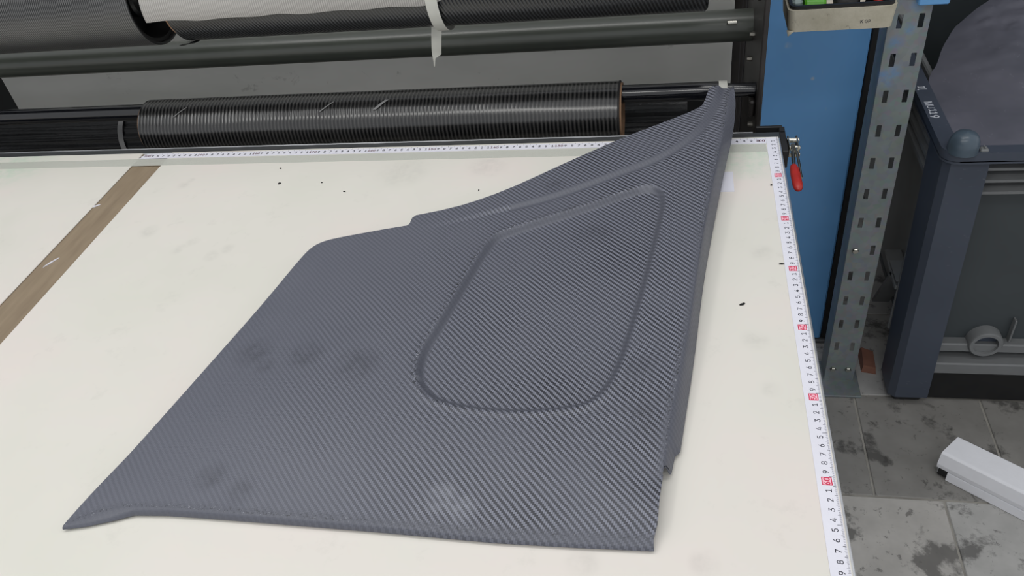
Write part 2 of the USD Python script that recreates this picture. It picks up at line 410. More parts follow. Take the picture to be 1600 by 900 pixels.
# ---- tape measures stuck along the edges
def glyph(text, h, bold=False):
    m = meshkit.text_mesh(text, h, .00012, bold); c = m.bounds.mean(0); m.apply_translation([-c[0], -c[1], 0]); return m
_cache = {}
def text_at(text, h, x, y, ang, bold=False, z=.00062):
    if (text, h, bold) not in _cache: _cache[(text, h, bold)] = glyph(text, h, bold)
    m = _cache[(text, h, bold)].copy()
    m.apply_transform(trimesh.transformations.rotation_matrix(ang, [0, 0, 1])); m.apply_translation([x, y, z]); return m
def flat(x0, x1, y0, y1, z=.00062): return trimesh.creation.box(bounds=[[x0, y0, z], [x1, y1, z + .0001]])
def redbox(x, y, w, h, t=.0009):
    o = sbox(x - w / 2, y - h / 2, x + w / 2, y + h / 2).buffer(.0012).buffer(-.0006)
    return extrude(o.difference(o.buffer(-t)), .0001, .00062), extrude(o.buffer(-t * .9), .00008, .00058)
# right edge: numbers grow towards the viewer
rt = Thing('ruler_tape', 'white self-adhesive measuring tape along the right edge of the table, numbers up to 69', 'ruler', (-.011, -.47, 0))
put('tape_band', cbox(-.0185, -.0022, TY0, .0005, .0001, .0006, .0001), M_ruler, rt, smooth=False)
blk, red, pink, tick = [], [], [], []
for c in range(1, 90):
    y = -c * .01
    ty = y + .0055
    tick.append(flat(-.0052 if c % 5 else -.007, -.0026, ty - .00018, ty + .00018))
    for q in range(1, 10):
        tick.append(flat(-.0040 if q != 5 else -.0047, -.0026, ty + q * .001 - .00008, ty + q * .001 + .00008))
    if c % 10:
        blk.append(text_at(str(c % 10), .0052, -.0095, y + .0005, math.pi / 2))
    else:
        a, b = redbox(-.0098, y + .0005, .0078, .0078); pink.append(b)
        red.append(cat(a, text_at(str(c), .0050, -.0098, y + .0005, math.pi / 2, True, .00068)))
put('printed_digits', cat(*blk), M_print, rt, smooth=False, label='black printed centimetre digits', kind='stuff')
put('printed_ticks', cat(*tick), M_print, rt, smooth=False, label='fine black scale lines', kind='stuff')
for a, b in zip(red, pink):
    put('printed_number', a, M_printred, rt, smooth=False)
    put('number_ground', b, M_pink, rt, smooth=False)
# back edge: numbers grow towards the left
rb = Thing('ruler_tape', 'white self-adhesive measuring tape along the back edge of the table, torn at its left end', 'ruler', (-.6, -.008, 0))
out = Polygon([(-.0186, -.0155), (-.0186, -.0012), (-1.024, -.0012), (-1.031, -.004), (-1.026, -.0062), (-1.033, -.010), (-1.028, -.013), (-1.034, -.0155)])
put('tape_band', extrude(out, .0005, .0001), M_ruler, rb, smooth=False)
blk, red, tick = [], [], []
for c in range(0, 101):
    x = -.0172 - c * .01 - .002
    if c % 10 == 0:
        if c == 0: x = -.0265
        red.append(text_at(str(100 + c), .0050, x, -.0082, 0, True))
        if c and c < 100:
            a, _ = redbox(x, -.0082, .0125, .0075, .0006); 
    else:
        blk.append(text_at(str(c % 10), .0050, x, -.0082, 0, True))
    tick.append(flat(x - .0052, x - .0049, -.0040, -.0014))
put('printed_digits', cat(*blk), M_print, rb, smooth=False, label='black printed centimetre digits', kind='stuff')
put('printed_ticks', cat(*tick), M_print, rb, smooth=False, label='fine black scale lines', kind='stuff')
M_plum = plain('print_plum', L(92, 50, 66), .5)
for a in red: put('printed_number', a, M_plum, rb, smooth=False)

# ---- small chips on the table
def chip(name, x, y, l, w, ang, label, seed, mat=None):
    r = np.random.default_rng(seed)
    a = np.linspace(0, 2 * math.pi, 9)[:-1]
    rad = .6 + .4 * r.random(8)
    px = np.c_[np.cos(a) * l / 2 * rad, np.sin(a) * w / 2 * rad]
    c, s = math.cos(ang), math.sin(ang)
    px = px @ np.array([[c, s], [-s, c]]) + (x, y)
    m = hull([(*p, .0002) for p in px] + [(*(p * .8 + np.array([x, y]) * .2), .0014) for p in px])
    if mat is not None: m.apply_translation([0, 0, .0001 if x < -1.034 else -.00195])
    put(name, m, mat or M_chip, label=label, cat='scrap' if mat is not None else 'chip', smooth=False)
chip('carbon_chip', -.0701, -.3635, .0095, .0035, .5, 'black carbon sliver lying on the mat right of the carbon panel', 1)
chip('carbon_chip', -.7413, -.0987, .007, .005, .3, 'small black chip at the back of the mat, near the brown gap', 2)
chip('carbon_chip', -.0215, -.2910, .011, .0018, .0, 'thin dark sliver touching the right ruler tape', 3)
chip('carbon_chip', -.0205, -.1235, .0035, .003, .0, 'tiny black fleck stuck on the right ruler tape', 4)
chip('carbon_chip', -.757, -.0555, .0035, .0025, .2, 'tiny dark fleck close to the back ruler tape, left of the others', 6)
chip('carbon_chip', -.672, -.0985, .004, .0015, .1, 'thin tiny sliver right of the small black chip at the back', 7)
chip('carbon_chip', -.627, -.124, .0045, .0014, -.1, 'thin tiny sliver behind the left shoulder of the carbon moulding', 8)
chip('tape_scrap', -1.0335, -.153, .022, .0035, .7, 'white scrap of tape on the far part of the brown gap', 9, M_ruler)
chip('tape_scrap', -1.018, -.293, .030, .0030, 1.1, 'white scrap of tape on the nearer part of the brown gap', 10, M_ruler)
chip('carbon_chip', -.4215, -.1255, .003, .002, .9, 'tiny dark fleck behind the middle of the carbon panel', 5)

# ------------------------------------------------------------------ the carbon panel
OUT_LEFT = [(-0.7214, -0.7080, 0.0030), (-0.7215, -0.7043, 0.0060), (-0.6971, -0.6220, 0.0090), (-0.6720, -0.5232, 0.0120), (-0.6444, -0.4045, 0.0140), (-0.6249, -0.3004, 0.0150), (-0.6182, -0.2771, 0.0150), (-0.6063, -0.2645, 0.0150), (-0.5863, -0.2561, 0.0150), (-0.5277, -0.2392, 0.0160), (-0.4970, -0.2321, 0.0170), (-0.4945, -0.2278, 0.0170), (-0.4944, -0.2146, 0.0170), (-0.4905, -0.2087, 0.0170), (-0.4565, -0.1986, 0.0180), (-0.4231, -0.1855, 0.0190), (-0.3742, -0.1570, 0.0210), (-0.3257, -0.1181, 0.0230), (-0.3023, -0.1005, 0.0250), (-0.2623, -0.0713, 0.0280), (-0.2206, -0.0413, 0.0310), (-0.1876, -0.0247, 0.0350), (-0.1561, -0.0116, 0.0400), (-0.1165, 0.0068, 0.0470), (-0.1066, 0.0158, 0.0500), (-0.0998, 0.0490, 0.0560), (-0.0924, 0.0556, 0.0580), (-0.0661, 0.0533, 0.0580)]
OUT_RIGHT = [(-0.0655, 0.0532, 0.0570), (-0.0628, 0.0429, 0.0550), (-0.0617, 0.0142, 0.0440), (-0.0676, -0.0391, 0.0260), (-0.0789, -0.0932, 0.0120), (-0.1007, -0.2414, 0.0035), (-0.1132, -0.3389, 0.0030), (-0.1233, -0.4532, 0.0030), (-0.1342, -0.5465, 0.0030), (-0.1378, -0.5784, 0.0040), (-0.1407, -0.5824, 0.0050), (-0.1425, -0.5840, 0.0050), (-0.1458, -0.6046, 0.0050), (-0.1478, -0.6062, 0.0060), (-0.1499, -0.5972, 0.0110), (-0.1530, -0.6150, 0.0210), (-0.1554, -0.6370, 0.0210), (-0.1570, -0.6643, 0.0180), (-0.1594, -0.6768, 0.0110)]
OUT_FRONT = [(-0.1593, -0.6838, 0.0030), (-0.2256, -0.6860, 0.0030), (-0.2962, -0.6874, 0.0030), (-0.4130, -0.6853, 0.0030), (-0.5147, -0.6846, 0.0030), (-0.5812, -0.6842, 0.0030), (-0.6219, -0.6845, 0.0030), (-0.6558, -0.6868, 0.0030), (-0.6741, -0.6943, 0.0030), (-0.6986, -0.7027, 0.0030)]
LIP = [(-0.7213, -0.7050, 0.0055), (-0.6938, -0.6891, 0.0080), (-0.6613, -0.6800, 0.0090), (-0.5811, -0.6786, 0.0100), (-0.4129, -0.6791, 0.0110), (-0.2963, -0.6798, 0.0120), (-0.2258, -0.6779, 0.0120), (-0.1599, -0.6757, 0.0120)]
CREASE = [(-0.1536, -0.6133, 0.0215), (-0.1533, -0.6002, 0.0230), (-0.1499, -0.5612, 0.0260), (-0.1449, -0.5264, 0.0280), (-0.1352, -0.4629, 0.0310), (-0.1257, -0.3861, 0.0340), (-0.1179, -0.3104, 0.0370), (-0.1059, -0.2122, 0.0410), (-0.0945, -0.1312, 0.0460), (-0.0825, -0.0591, 0.0520), (-0.0754, -0.0035, 0.0560), (-0.0702, 0.0406, 0.0580), (-0.0661, 0.0530, 0.0580)]
INNER = [(-0.5720, -0.5695, 0.0180), (-0.5156, -0.5244, 0.0210), (-0.4399, -0.4007, 0.0235), (-0.3119, -0.4831, 0.0260), (-0.2547, -0.3739, 0.0310), (-0.2614, -0.6108, 0.0215), (-0.1848, -0.3213, 0.0360), (-0.4161, -0.6186, 0.0185), (-.50, -.65, .013), (-.35, -.655, .0155), (-.22, -.655, .017)]
REC = [(-0.3737, -0.2593), (-0.3345, -0.2361), (-0.2659, -0.2051), (-0.1962, -0.1690), (-0.1711, -0.1683), (-0.1561, -0.1909), (-0.1613, -0.2501), (-0.1737, -0.3482), (-0.1853, -0.4226), (-0.1947, -0.4751), (-0.2042, -0.5105), (-0.2218, -0.5366), (-0.2468, -0.5455), (-0.2984, -0.5515), (-0.3487, -0.5490), (-0.3853, -0.5406), (-0.4034, -0.5255), (-0.4140, -0.5050), (-0.4170, -0.4715), (-0.4076, -0.4303), (-0.3935, -0.3521), (-0.3839, -0.2973)]
STEP = [(-.52, -.262), (-0.4915, -0.2434), (-0.4410, -0.2252), (-0.3680, -0.1967), (-0.3207, -0.1796), (-0.2764, -0.1576), (-0.2158, -0.1247), (-0.1745, -0.1045), (-0.1423, -0.0781), (-0.1172, -0.0482), (-0.1018, -0.0091), (-0.0904, 0.0264), (-.085, .06)]
def dense(pts, h):
    pts = np.array(pts, float); out = []
    for a, b in zip(pts[:-1], pts[1:]):
        n = max(1, int(round(np.linalg.norm(b[:2] - a[:2]) / h)))
        out += [a + (b - a) * t for t in np.arange(n) / n]
    return np.array(out + [pts[-1]])
def chaikin(P, n=2):
    P = np.array(P, float)
    for _ in range(n):
        P = np.vstack([P[:1]] + [np.vstack([.75 * a + .25 * b, .25 * a + .75 * b]) for a, b in zip(P[:-1], P[1:])] + [P[-1:]])
    return P
def sstep(t): t = np.clip(t, 0, 1); return t * t * (3 - 2 * t)

def resample(P, n):
    P = np.array(P, float); d = np.r_[0, np.cumsum(np.linalg.norm(np.diff(P[:, :2], axis=0), axis=1))]
    t = np.linspace(0, d[-1], n); return np.c_[[np.interp(t, d, P[:, k]) for k in range(3)]].T
def build_panel():
    h = .0026
    left = np.vstack([[LIP[0]], chaikin(OUT_LEFT[2:10], 2), OUT_LEFT[10:14], chaikin(OUT_LEFT[14:], 1)])
    crease = resample(chaikin(CREASE, 2), 300)               # bottom to top
    lip = resample(chaikin(LIP, 2), 260)                     # left to right
    low = np.array(OUT_RIGHT[15:18])                         # free edge below the flange, downwards
    ring = np.vstack([dense(left, h), crease[::-1], dense(np.vstack([crease[:1], low, lip[-1:]]), h)[1:-1], lip[::-1], lip[:0]])
    bd = ring[np.r_[True, np.linalg.norm(np.diff(ring[:, :2], axis=0), axis=1) > 2e-5]]
    poly = Polygon(bd[:, :2])
    assert poly.is_valid, shapely.is_valid_reason(poly)
    ctrl = np.vstack([np.array(OUT_LEFT)[1:], LIP, CREASE, low, INNER])
    _, ui = np.unique(np.round(ctrl[:, :2], 3), axis=0, return_index=True); ctrl = ctrl[np.sort(ui)]
    rbf = RBFInterpolator(ctrl[:, :2], ctrl[:, 2], kernel='thin_plate_spline', smoothing=2e-5)
    x0, y0, x1, y1 = poly.bounds
    gx, gy = np.meshgrid(np.arange(x0, x1, h), np.arange(y0, y1, h)); gx[1::2] += h / 2
    P = np.c_[gx.ravel(), gy.ravel()]
    P = P[shapely.contains_xy(poly.buffer(-h * .45), P[:, 0], P[:, 1])]
    allP = np.vstack([bd[:, :2], P])
    F = Delaunay(allP).simplices
    c = allP[F].mean(1); F = F[shapely.contains_xy(poly, c[:, 0], c[:, 1])]
    a = allP[F]; area = .5 * ((a[:, 1, 0] - a[:, 0, 0]) * (a[:, 2, 1] - a[:, 0, 1]) - (a[:, 2, 0] - a[:, 0, 0]) * (a[:, 1, 1] - a[:, 0, 1]))
    F = np.where((area > 0)[:, None], F, F[:, ::-1]); F = F[np.abs(area) > 1e-11]
    X, Y = allP[:, 0], allP[:, 1]
    # raised rear strip with a soft step towards the main face
    sp = chaikin(STEP, 2); dp = dense(sp, .002); ds, si = cKDTree(dp).query(allP)
    tg = np.gradient(dp, axis=0)
    mid_ = (np.array(REC[0]) + np.array(REC[1])) / 2
    rp = Polygon(chaikin(np.vstack([[mid_], REC[1:], REC[:1], [mid_]]), 3)).buffer(0)
    def surface(Q):
        x, y = Q[:, 0], Q[:, 1]
        z = rbf(Q)
        d, i = cKDTree(dp).query(Q); t = tg[i]
        sd = np.where(t[:, 0] * (y - dp[i, 1]) - t[:, 1] * (x - dp[i, 0]) > 0, d, -d)
        amp = .0040 * sstep((x + .52) / .25)
        z = z - amp * (1 - sstep((sd + .012) / .012)) + sstep((x + .50) / .15) * (-.0022 * np.exp(-((sd + .006) / .0045) ** 2))
        q = shapely.points(Q); ins = shapely.contains(rp, q); dr = shapely.distance(rp.exterior, q); sr = np.where(ins, dr, -dr)
        z = z - .0066 * sstep((sr + .0005) / .0080) + .0010 * np.exp(-((sr + .003) / .004) ** 2)
        z = z + .0012 * (meshkit.fbm(np.c_[x * 7, y * 7, 0 * x], 2, 3) - .5)
        return np.maximum(z, .0028), sd, sr
    z, sd, sr = surface(allP)
    V = np.c_[X, Y, z]
    dc = cKDTree(crease[:, :2]).query(allP)[0]; dl = cKDTree(lip[:, :2]).query(allP)[0]
    k1 = np.exp(-((dc - .002) / .004) ** 2) * sstep((meshkit.noise(np.c_[X * 12, Y * 12, 0 * X], 5) - .35) / .3)
    lf = sstep((-.30 - X) / .06) + sstep((Y + .34) / .08) * (X < -.2)
    k2 = np.exp(-((sr + .003) / .0035) ** 2) * np.clip(lf, 0, 1)
    edge = np.clip(k1 + k2 + .6 * np.exp(-(dl / .004) ** 2), 0, 1)
    slope_shade = np.clip(sstep((sr + .0015) / .002) * (1 - sstep((sr - .0065) / .002)) + np.where(X > -.36, 1, 0) * sstep((sd + .0125) / .003) * (1 - sstep((sd - .001) / .003)) + np.exp(-(dc / .005) ** 2) + .8 * np.exp(-(dl / .005) ** 2), 0, 1)
    region = (sr > .0085).astype(int)
    fr = np.array([np.bincount(region[f], minlength=2).argmax() for f in F])
    th = Thing('carbon_moulding', 'grey carbon fibre moulding with a sunken field and pointed rear tip on the table', 'carbon fibre part', (-.36, -.36, 0))
    def emit(name, V, F, n, edge, slope_shade, rim, label=None):
        """a skin of cloth thickness: top, underside and the free rim"""
        thick = .0018; N = len(V)
        B = V - n * thick; B[:, 2] = np.maximum(B[:, 2], .0004)
        allv, alln = np.vstack([V, B]), np.vstack([n, -n])
        f2 = np.vstack([F, F[:, ::-1] + N])
        if len(rim): f2 = np.vstack([f2, np.c_[rim[:, 0], rim[:, 0] + N, rim[:, 1] + N], np.c_[rim[:, 0], rim[:, 1] + N, rim[:, 1]]])
        used, inv = np.unique(f2, return_inverse=True)
        m = usdkit.mesh(stage, th.path + '/' + name, (allv[used] - th.loc, inv.reshape(-1, 3)), M_carbon)
        m.CreateNormalsAttr(Vt.Vec3fArray.FromNumpy(alln[used].astype(np.float32))); m.SetNormalsInterpolation('vertex')
        for k, val in (('edge', np.r_[edge, edge * 0]), ('slope_shade', np.r_[slope_shade, slope_shade])):
            UsdGeom.PrimvarsAPI(m).CreatePrimvar(k, Sdf.ValueTypeNames.FloatArray, 'vertex').Set(Vt.FloatArray.FromNumpy(val[used].astype(np.float32)))
        if label: m.GetPrim().SetCustomDataByKey('label', label)
    raw = np.vstack([F[:, [0, 1]], F[:, [1, 2]], F[:, [2, 0]]])
    _, inv, cnt = np.unique(np.sort(raw, 1), axis=0, return_inverse=True, return_counts=True)
    rim = raw[cnt[inv.ravel()] == 1]
    n = np.array(trimesh.Trimesh(V, F, process=False).vertex_normals)
    emit('main_face', V, F[fr == 0], n, edge, slope_shade, rim)
    emit('recessed_field', V, F[fr == 1], n, edge, slope_shade, rim[:0], 'sunken rounded field of the moulding')
    # turned-down flange and front lip: strips swept from the crease to the lower edge
    right = resample(np.vstack([chaikin(OUT_RIGHT[:10], 2), OUT_RIGHT[10:15]])[::-1], 300)
    front = resample(np.vstack([OUT_LEFT[0], np.array(OUT_FRONT)[::-1]]), 260)
    for name, A, O, label, bulge in (('side_flange', crease, right, 'smooth turned-down flange along the right side', .42), ('front_lip', lip, front, 'rounded turned-down lip along the front edge', .75)):
        A = np.c_[A[:, :2], surface(A[:, :2])[0]]
        ts = np.linspace(0, 1, 9)
        K = np.c_[A[:, :2] + bulge * (O - A)[:, :2], A[:, 2] - .06 * (A[:, 2] - O[:, 2])]
        S = np.array([(1 - t) ** 2 * A + 2 * t * (1 - t) * K + t * t * O for t in ts])
        k, w = S.shape[:2]
        i, j = np.meshgrid(np.arange(k - 1), np.arange(w - 1), indexing='ij')
        q = np.stack([i * w + j, (i + 1) * w + j, (i + 1) * w + j + 1, i * w + j + 1], -1).reshape(-1, 4)
        f = np.vstack([q[:, [0, 1, 2]], q[:, [0, 2, 3]]]); v = S.reshape(-1, 3)
        nn = np.array(trimesh.Trimesh(v, f, process=False).vertex_normals)
        if nn[:, 2].mean() < 0: f = f[:, ::-1]; nn = -nn
        nn[:w] = n[cKDTree(allP).query(A[:, :2])[1]] * .5 + nn[:w] * .5
        nn /= np.linalg.norm(nn, axis=1, keepdims=True)
        raw = np.vstack([f[:, [0, 1]], f[:, [1, 2]], f[:, [2, 0]]])
        _, inv, cnt = np.unique(np.sort(raw, 1), axis=0, return_inverse=True, return_counts=True)
        rm = raw[cnt[inv.ravel()] == 1]; rm = rm[~((rm < w).all(1))]
        tt = np.repeat(ts, w)
        emit(name, v, f, nn, np.exp(-(tt / .15) ** 2) * .8 * (meshkit.noise(v * 14, 2) > .5), np.full(len(v), 1.0 if name == 'side_flange' else .75), rm, label)
build_panel()

# ------------------------------------------------------------------ rack of rolls behind the table
CY, CZ = -1.0664, .6245
def zc(Y, el): return CZ - (Y - CY) * math.tan(math.radians(-el))
rk = Thing('roll_rack', 'dark steel roll rack behind the table with a grey painted cross pipe', 'rack', (-1.0, .3, H))
put('side_plate', cat(cbox(-.026, -.018, .085, .36, H, .42), cbox(-.026, -.010, .355, .363, H, .42)), M_post, rk)
put('side_plate', cbox(-2.25, -2.242, .085, .36, H, .42), M_post, rk)
put('rear_post', cat(cbox(-.055, -.022, .42, .46, H, .42), cbox(-.047, -.03, .405, .42, H, .42)), M_post, rk)
put('rear_post', cbox(-2.24, -2.2, .42, .46, H, .42), M_post, rk)
put('cross_pipe', tube_x(-2.245, -.024, .25, zc(.25, -23.03), .0257, 0, 48), M_pipe, rk, label='grey painted cross pipe')
put('bearing_bracket', cat(cbox(-.036, -.0265, .10, .14, zc(.12, -27.08) - .04, zc(.12, -27.08) - .012, .003)), M_post, rk)
put('bearing_bracket', cat(cbox(-.036, -.0265, .10, .14, zc(.12, -19.6) - .04, zc(.12, -19.6) - .013, .003)), M_post, rk)
for bx, by, bz in ((-.0275, .22, .02), (-.0275, .13, -.05), (-.0275, .2, .07)):
    put('bolt', lathe_x([(bx - .006, .0001), (bx - .006, .0035), (bx - .001, .0045), (bx + .003, .0045), (bx + .003, .0001)], by, bz, 6), M_dullbolt, rk)
put('pin', tube_x(-.068, -.052, .222, .082, .0032, 0, 10), M_zinc, rk, label='small shiny pin near the end of the pipe')
put('backing_board', cbox(-1.625, -.046, .395, .402, -.112, .40, .001), M_board, label='scuffed grey backing board behind the rolls', cat='board', smooth=False, loc=(-.83, .4, -.112))

yb, zb = .12, zc(.12, -27.14)
put('steel_bar', lathe_x([(-2.2415, 0), (-2.2415, .0144), (-.0690, .0144), (-.0684, .0138), (-.0684, .0108), (-.0268, .0108), (-.0268, 0)], yb, zb, 40), M_blackgloss, label='glossy black steel bar through the lower carbon fabric roll', cat='bar', loc=(-1.1, yb, zb))
put('bar_tape', tube_x(-.082, -.0690, yb, zb, .0152, .0145, 32, .0002), M_tape, label='white tape ring on the right end of the lower black bar', cat='tape', loc=(-.075, yb, zb - .0152))
zl = zc(.12, -28.35)
lr = Thing('carbon_fabric_roll', 'carbon fabric roll on the lower bar right behind the table edge', 'fabric roll', (-.65, .12, zl - .05))
put('fabric', tube_x(-1.083, -.234, .12, zl, .05, .0475, 72, .0012, .0012, 60, 1), M_roll, lr)
put('cardboard_core', tube_x(-1.085, -.2305, .12, zl, .0474, .0468, 72, .0005), M_core, lr, label='brown cardboard core')
put('fabric_edge', tube_x(-.2365, -.2335, .12, zl, .0508, .0478, 72, .0006), M_black, lr, label='black edge binding at the right end')
def streak(x, th0, th1, dx, w, y, z, r, mat, par, name='loose_thread'):
    th = np.linspace(th0, th1, 8); a = np.linspace(-w / 2, w / 2, 3)
    g = np.array([[(x + dx * (t - th0) / (th1 - th0) + b, y + r * math.cos(t), z + r * math.sin(t)) for b in a] for t in th])
    m = sheet(g, .0004)
    put(name, m, mat, par, smooth=True)
for x, dx, w in ((-1.01, -.022, .0022), (-.735, -.022, .003), (-.638, -.020, .006)):
    streak(x, 2.30, 1.95, -dx, w, .12, zl, .0515, M_greytape, lr)
# roll of black film further back, wrinkled
zr = zc(.235, -28.85)
fr_ = Thing('black_film_roll', 'wrinkled black film roll lying behind the lower bar', 'film roll', (-1.1, .235, zr - .057))
a = np.arange(96) * 2 * math.pi / 96
rr = .055 + .0016 * np.sin(a * 19) + .0014 * (rng.random(96) - .5)
R = []
for i, x in enumerate(np.linspace(-2.2, -.128, 50)):
    q = rr + .0012 * np.sin(a * 7 + x * 9)
    R.append(np.c_[np.full(96, x), .235 + q * np.cos(a), zr + q * np.sin(a)])
R = [np.c_[np.full(96, -2.2), .235 + .02 * np.cos(a), zr + .02 * np.sin(a)]] + R + [np.c_[np.full(96, -.128), .235 + .045 * np.cos(a), zr + .045 * np.sin(a)], np.c_[np.full(96, -.15), .235 + .04 * np.cos(a), zr + .04 * np.sin(a)], np.c_[np.full(96, -.15), .235 + 1e-4 * np.cos(a), zr + 1e-4 * np.sin(a)]]
v, f = rings(np.array(R)); put('film', (v, f), M_blackfilm, fr_, smooth=50)
put('tape_ring', tube_x(-1.222, -1.211, .235, zr, .0585, .0575, 64, .0002), M_greytape, fr_, label='grey tape ring')
# upper bar with two rolls
yu, zu = .12, zc(.12, -19.6)
put('steel_bar', tube_x(-2.2415, -.0268, yu, zu, .0125, 0, 32), M_blackgloss, label='black steel bar carrying the two upper fabric rolls', cat='bar', loc=(-1.1, yu, zu))
z1 = zc(.12, -18.8)
ul = Thing('carbon_fabric_roll', 'thick upper left carbon fabric roll with its hollow end showing', 'fabric roll', (-1.5, .12, z1 - .075))
put('fabric', tube_x(-2.0, -.978, .12, z1, .075, .071, 80, .0012, .001, 40, 2), M_rollL, ul)
put('core', tube_x(-1.99, -.984, .12, z1, .0705, .064, 72, .0005), M_black, ul, label='black core tube')
put('end_hub', cat(tube_x(-1.05, -1.03, .12, z1, .0635, .014, 48, .002), tube_x(-1.03, -1.0, .12, z1, .03, .014, 32, .004)), M_blackfilm, ul, label='black hub inside the hollow end')
z2 = zc(.12, -19.08)
um = Thing('carbon_fabric_roll', 'upper carbon fabric roll half covered by a pale grey cloth and tied with white tape', 'fabric roll', (-.5, .12, z2 - .065))
put('fabric', tube_x(-.930, -.103, .12, z2, .065, .058, 80, .004, .0016, 60, 3), M_rollM, um)
put('core', tube_x(-.936, -.1035, .12, z2, .0575, .052, 64, .0005), M_core, um, label='cardboard core')
put('hanging_edge', sheet(np.array([[(-.928 - .006 * t + .010 * math.sin(5 * t), .12 + (.066 + .006 * t) * math.cos(4.75 - .55 * t2), z2 + (.066 + .006 * t) * math.sin(4.75 - .55 * t2)) for t2 in np.linspace(-.3, 1, 9)] for t in np.linspace(0, 1, 5)]), .0006), M_rollM, um, smooth=True)
# pale cloth lying over the roll
def el_of(th, r): y, z = .12 + r * math.cos(th), z2 + r * math.sin(th); return math.degrees(math.atan2(z - CZ, y - CY))
def theta_for(el, r):
    ths = np.linspace(4.6, 2.0, 400); e = np.array([el_of(t, r) for t in ths]); e = e[: e.argmax() + 1] if e.argmax() > 5 else e
    return ths[np.abs(e - el).argmin()]
rc = .0675
tl = theta_for(-20.62, rc)
grid = []
xs = np.linspace(-.962, -.30, 120)
for x in xs:
    up = 0 if x < -.49 else ((x + .49) / .19) ** .6 * .55
    low = tl - up + .025 * (meshkit.noise(np.array([[x * 30, 1, 1]]), 4)[0] - .5) + .012 * math.sin(x * 70) - .02 * max(0, (-.90 - x) / .06)
    grid.append([(x, .12 + rc * math.cos(t), z2 + rc * math.sin(t)) for t in np.linspace(low, .4, 26)])
cl = put('backing_cloth', sheet(np.array(grid), .0012), M_flap, label='pale grey ribbed cloth draped over the upper middle fabric roll', cat='cloth', smooth=True, loc=(-.65, .12, z2 + .02))
tp = Thing('tie_tape', 'white tape tied around the upper fabric roll, its torn end hanging down', 'tape', (-.5, .12, z2 - .1))
th_ = np.linspace(4.75, .3, 40)
put('wrap', sheet(np.array([[(x, .12 + .0705 * math.cos(t), z2 + .0705 * math.sin(t)) for x in (-.5035, -.4945, -.4855)] for t in th_]), .0008), M_tape, tp, smooth=True)
hg = []
zz = np.linspace(z2 - .062, .0995, 10)
for i, zq in enumerate(zz):
    t = i / 9
    hg.append([(-.5215 - .009 * t + s * .0175 * (1 if s < .5 else 1 - .12 * t) , .118 - .004 * math.sin(t * 3), zq) for s in (0, .5, 1)])
hg.append([(-.5305, .117, .093), (-.526, .117, .0945), (-.5185, .117, .0975)])
hg.append([(-.5302, .117, .087), (-.5285, .117, .0885), (-.526, .117, .093)])
hg.append([(-.5312, .117, .0795), (-.5305, .117, .0795), (-.5295, .117, .080)])
put('hanging_end', sheet(np.array(hg), .0005), M_tape, tp, smooth=True)

# ------------------------------------------------------------------ right side: blue column, tray, upright, clamp
bc = Thing('blue_column', 'blue enamelled steel column behind the right end of the table', 'column', (.13, .62, H))
put('front_panel', cbox(.029, .2305, .56, .70, H + .0125, .55, .004), M_blue, bc)
put('gap_shade_strip', cbox(.2308, .256, .562, .69, H + .013, .55, .003), M_black, bc, label='black strip standing for the shaded gap along the right side of the column')  # added black strip in place of the shaded gap beside the column
put('base_foot', cbox(.02, .258, .555, .72, H, H + .012, .002), M_frame, bc)
put('tray_bracket', cat(cbox(.10, .125, .41, .56, .020, .0255, .001), cbox(.10, .125, .553, .559, -.02, .02, .001)), M_post, bc)

tx0, tx1, ty0, ty1, tz0, tz1 = .036, .2035, .30, .408, .026, .0635
tr_ = Thing('tool_tray', 'masking-tape wrapped tool tray fixed in front of the blue column', 'tray', (.12, .354, tz0))
def rrect(x0, x1, y0, y1, r): return sbox(x0 + r, y0 + r, x1 - r, y1 - r).buffer(r, 8)
def shell(x0, x1, y0, y1, z0, z1, r, t, taper=.004):
    o = rrect(x0, x1, y0, y1, r); i = rrect(x0 + t, x1 - t, y0 + t, y1 - t, max(r - t, .002))
    m = cat(extrude(o, .003, z0), extrude(o.difference(i), z1 - z0 - .003, z0 + .003))
    v, f = arr(m); k = (v[:, 2] - z0) / (z1 - z0); c = np.array([(x0 + x1) / 2, (y0 + y1) / 2])
    v[:, :2] = c + (v[:, :2] - c) * (1 + taper * (k[:, None] - .5) * 10)
    return trimesh.Trimesh(v, f, process=False)
put('wrapped_box', shell(tx0, tx1, ty0, ty1, tz0, tz1, .012, .006), M_wrap, tr_, smooth=30)
put('dark_rim', shell(tx0 + .003, tx1 - .003, ty0 + .003, ty1 - .003, tz0 + .004, tz1 + .006, .012, .005), M_black, tr_, label='dark inner liner with raised rim', smooth=30)
put('torn_corner', hull([(tx0 - .001, ty0 + .002, tz0 + .004), (tx0 + .010, ty0 - .002, tz0 + .003), (tx0 + .001, ty0 - .003, tz0 - .006), (tx0 + .004, ty0 + .004, tz0 - .004), (tx0 + .012, ty0 + .002, tz0 + .001)]), M_wrap, tr_, label='torn bit of tape at the front left corner')
def upright_text(t, h, x, y, z, mat, par, name):
    m = glyph(t, h); v, f = arr(m); v = np.c_[v[:, 0] + x, y - v[:, 2], v[:, 1] + z]
    put(name, (v, f), mat, par, smooth=False)
upright_text('K', .0058, .1525, ty0 - .0006, .0395, M_print, tr_, 'printed_letter')
upright_text('GP', .0050, .1615, ty0 - .0006, .0395, M_print, tr_, 'printed_letter')
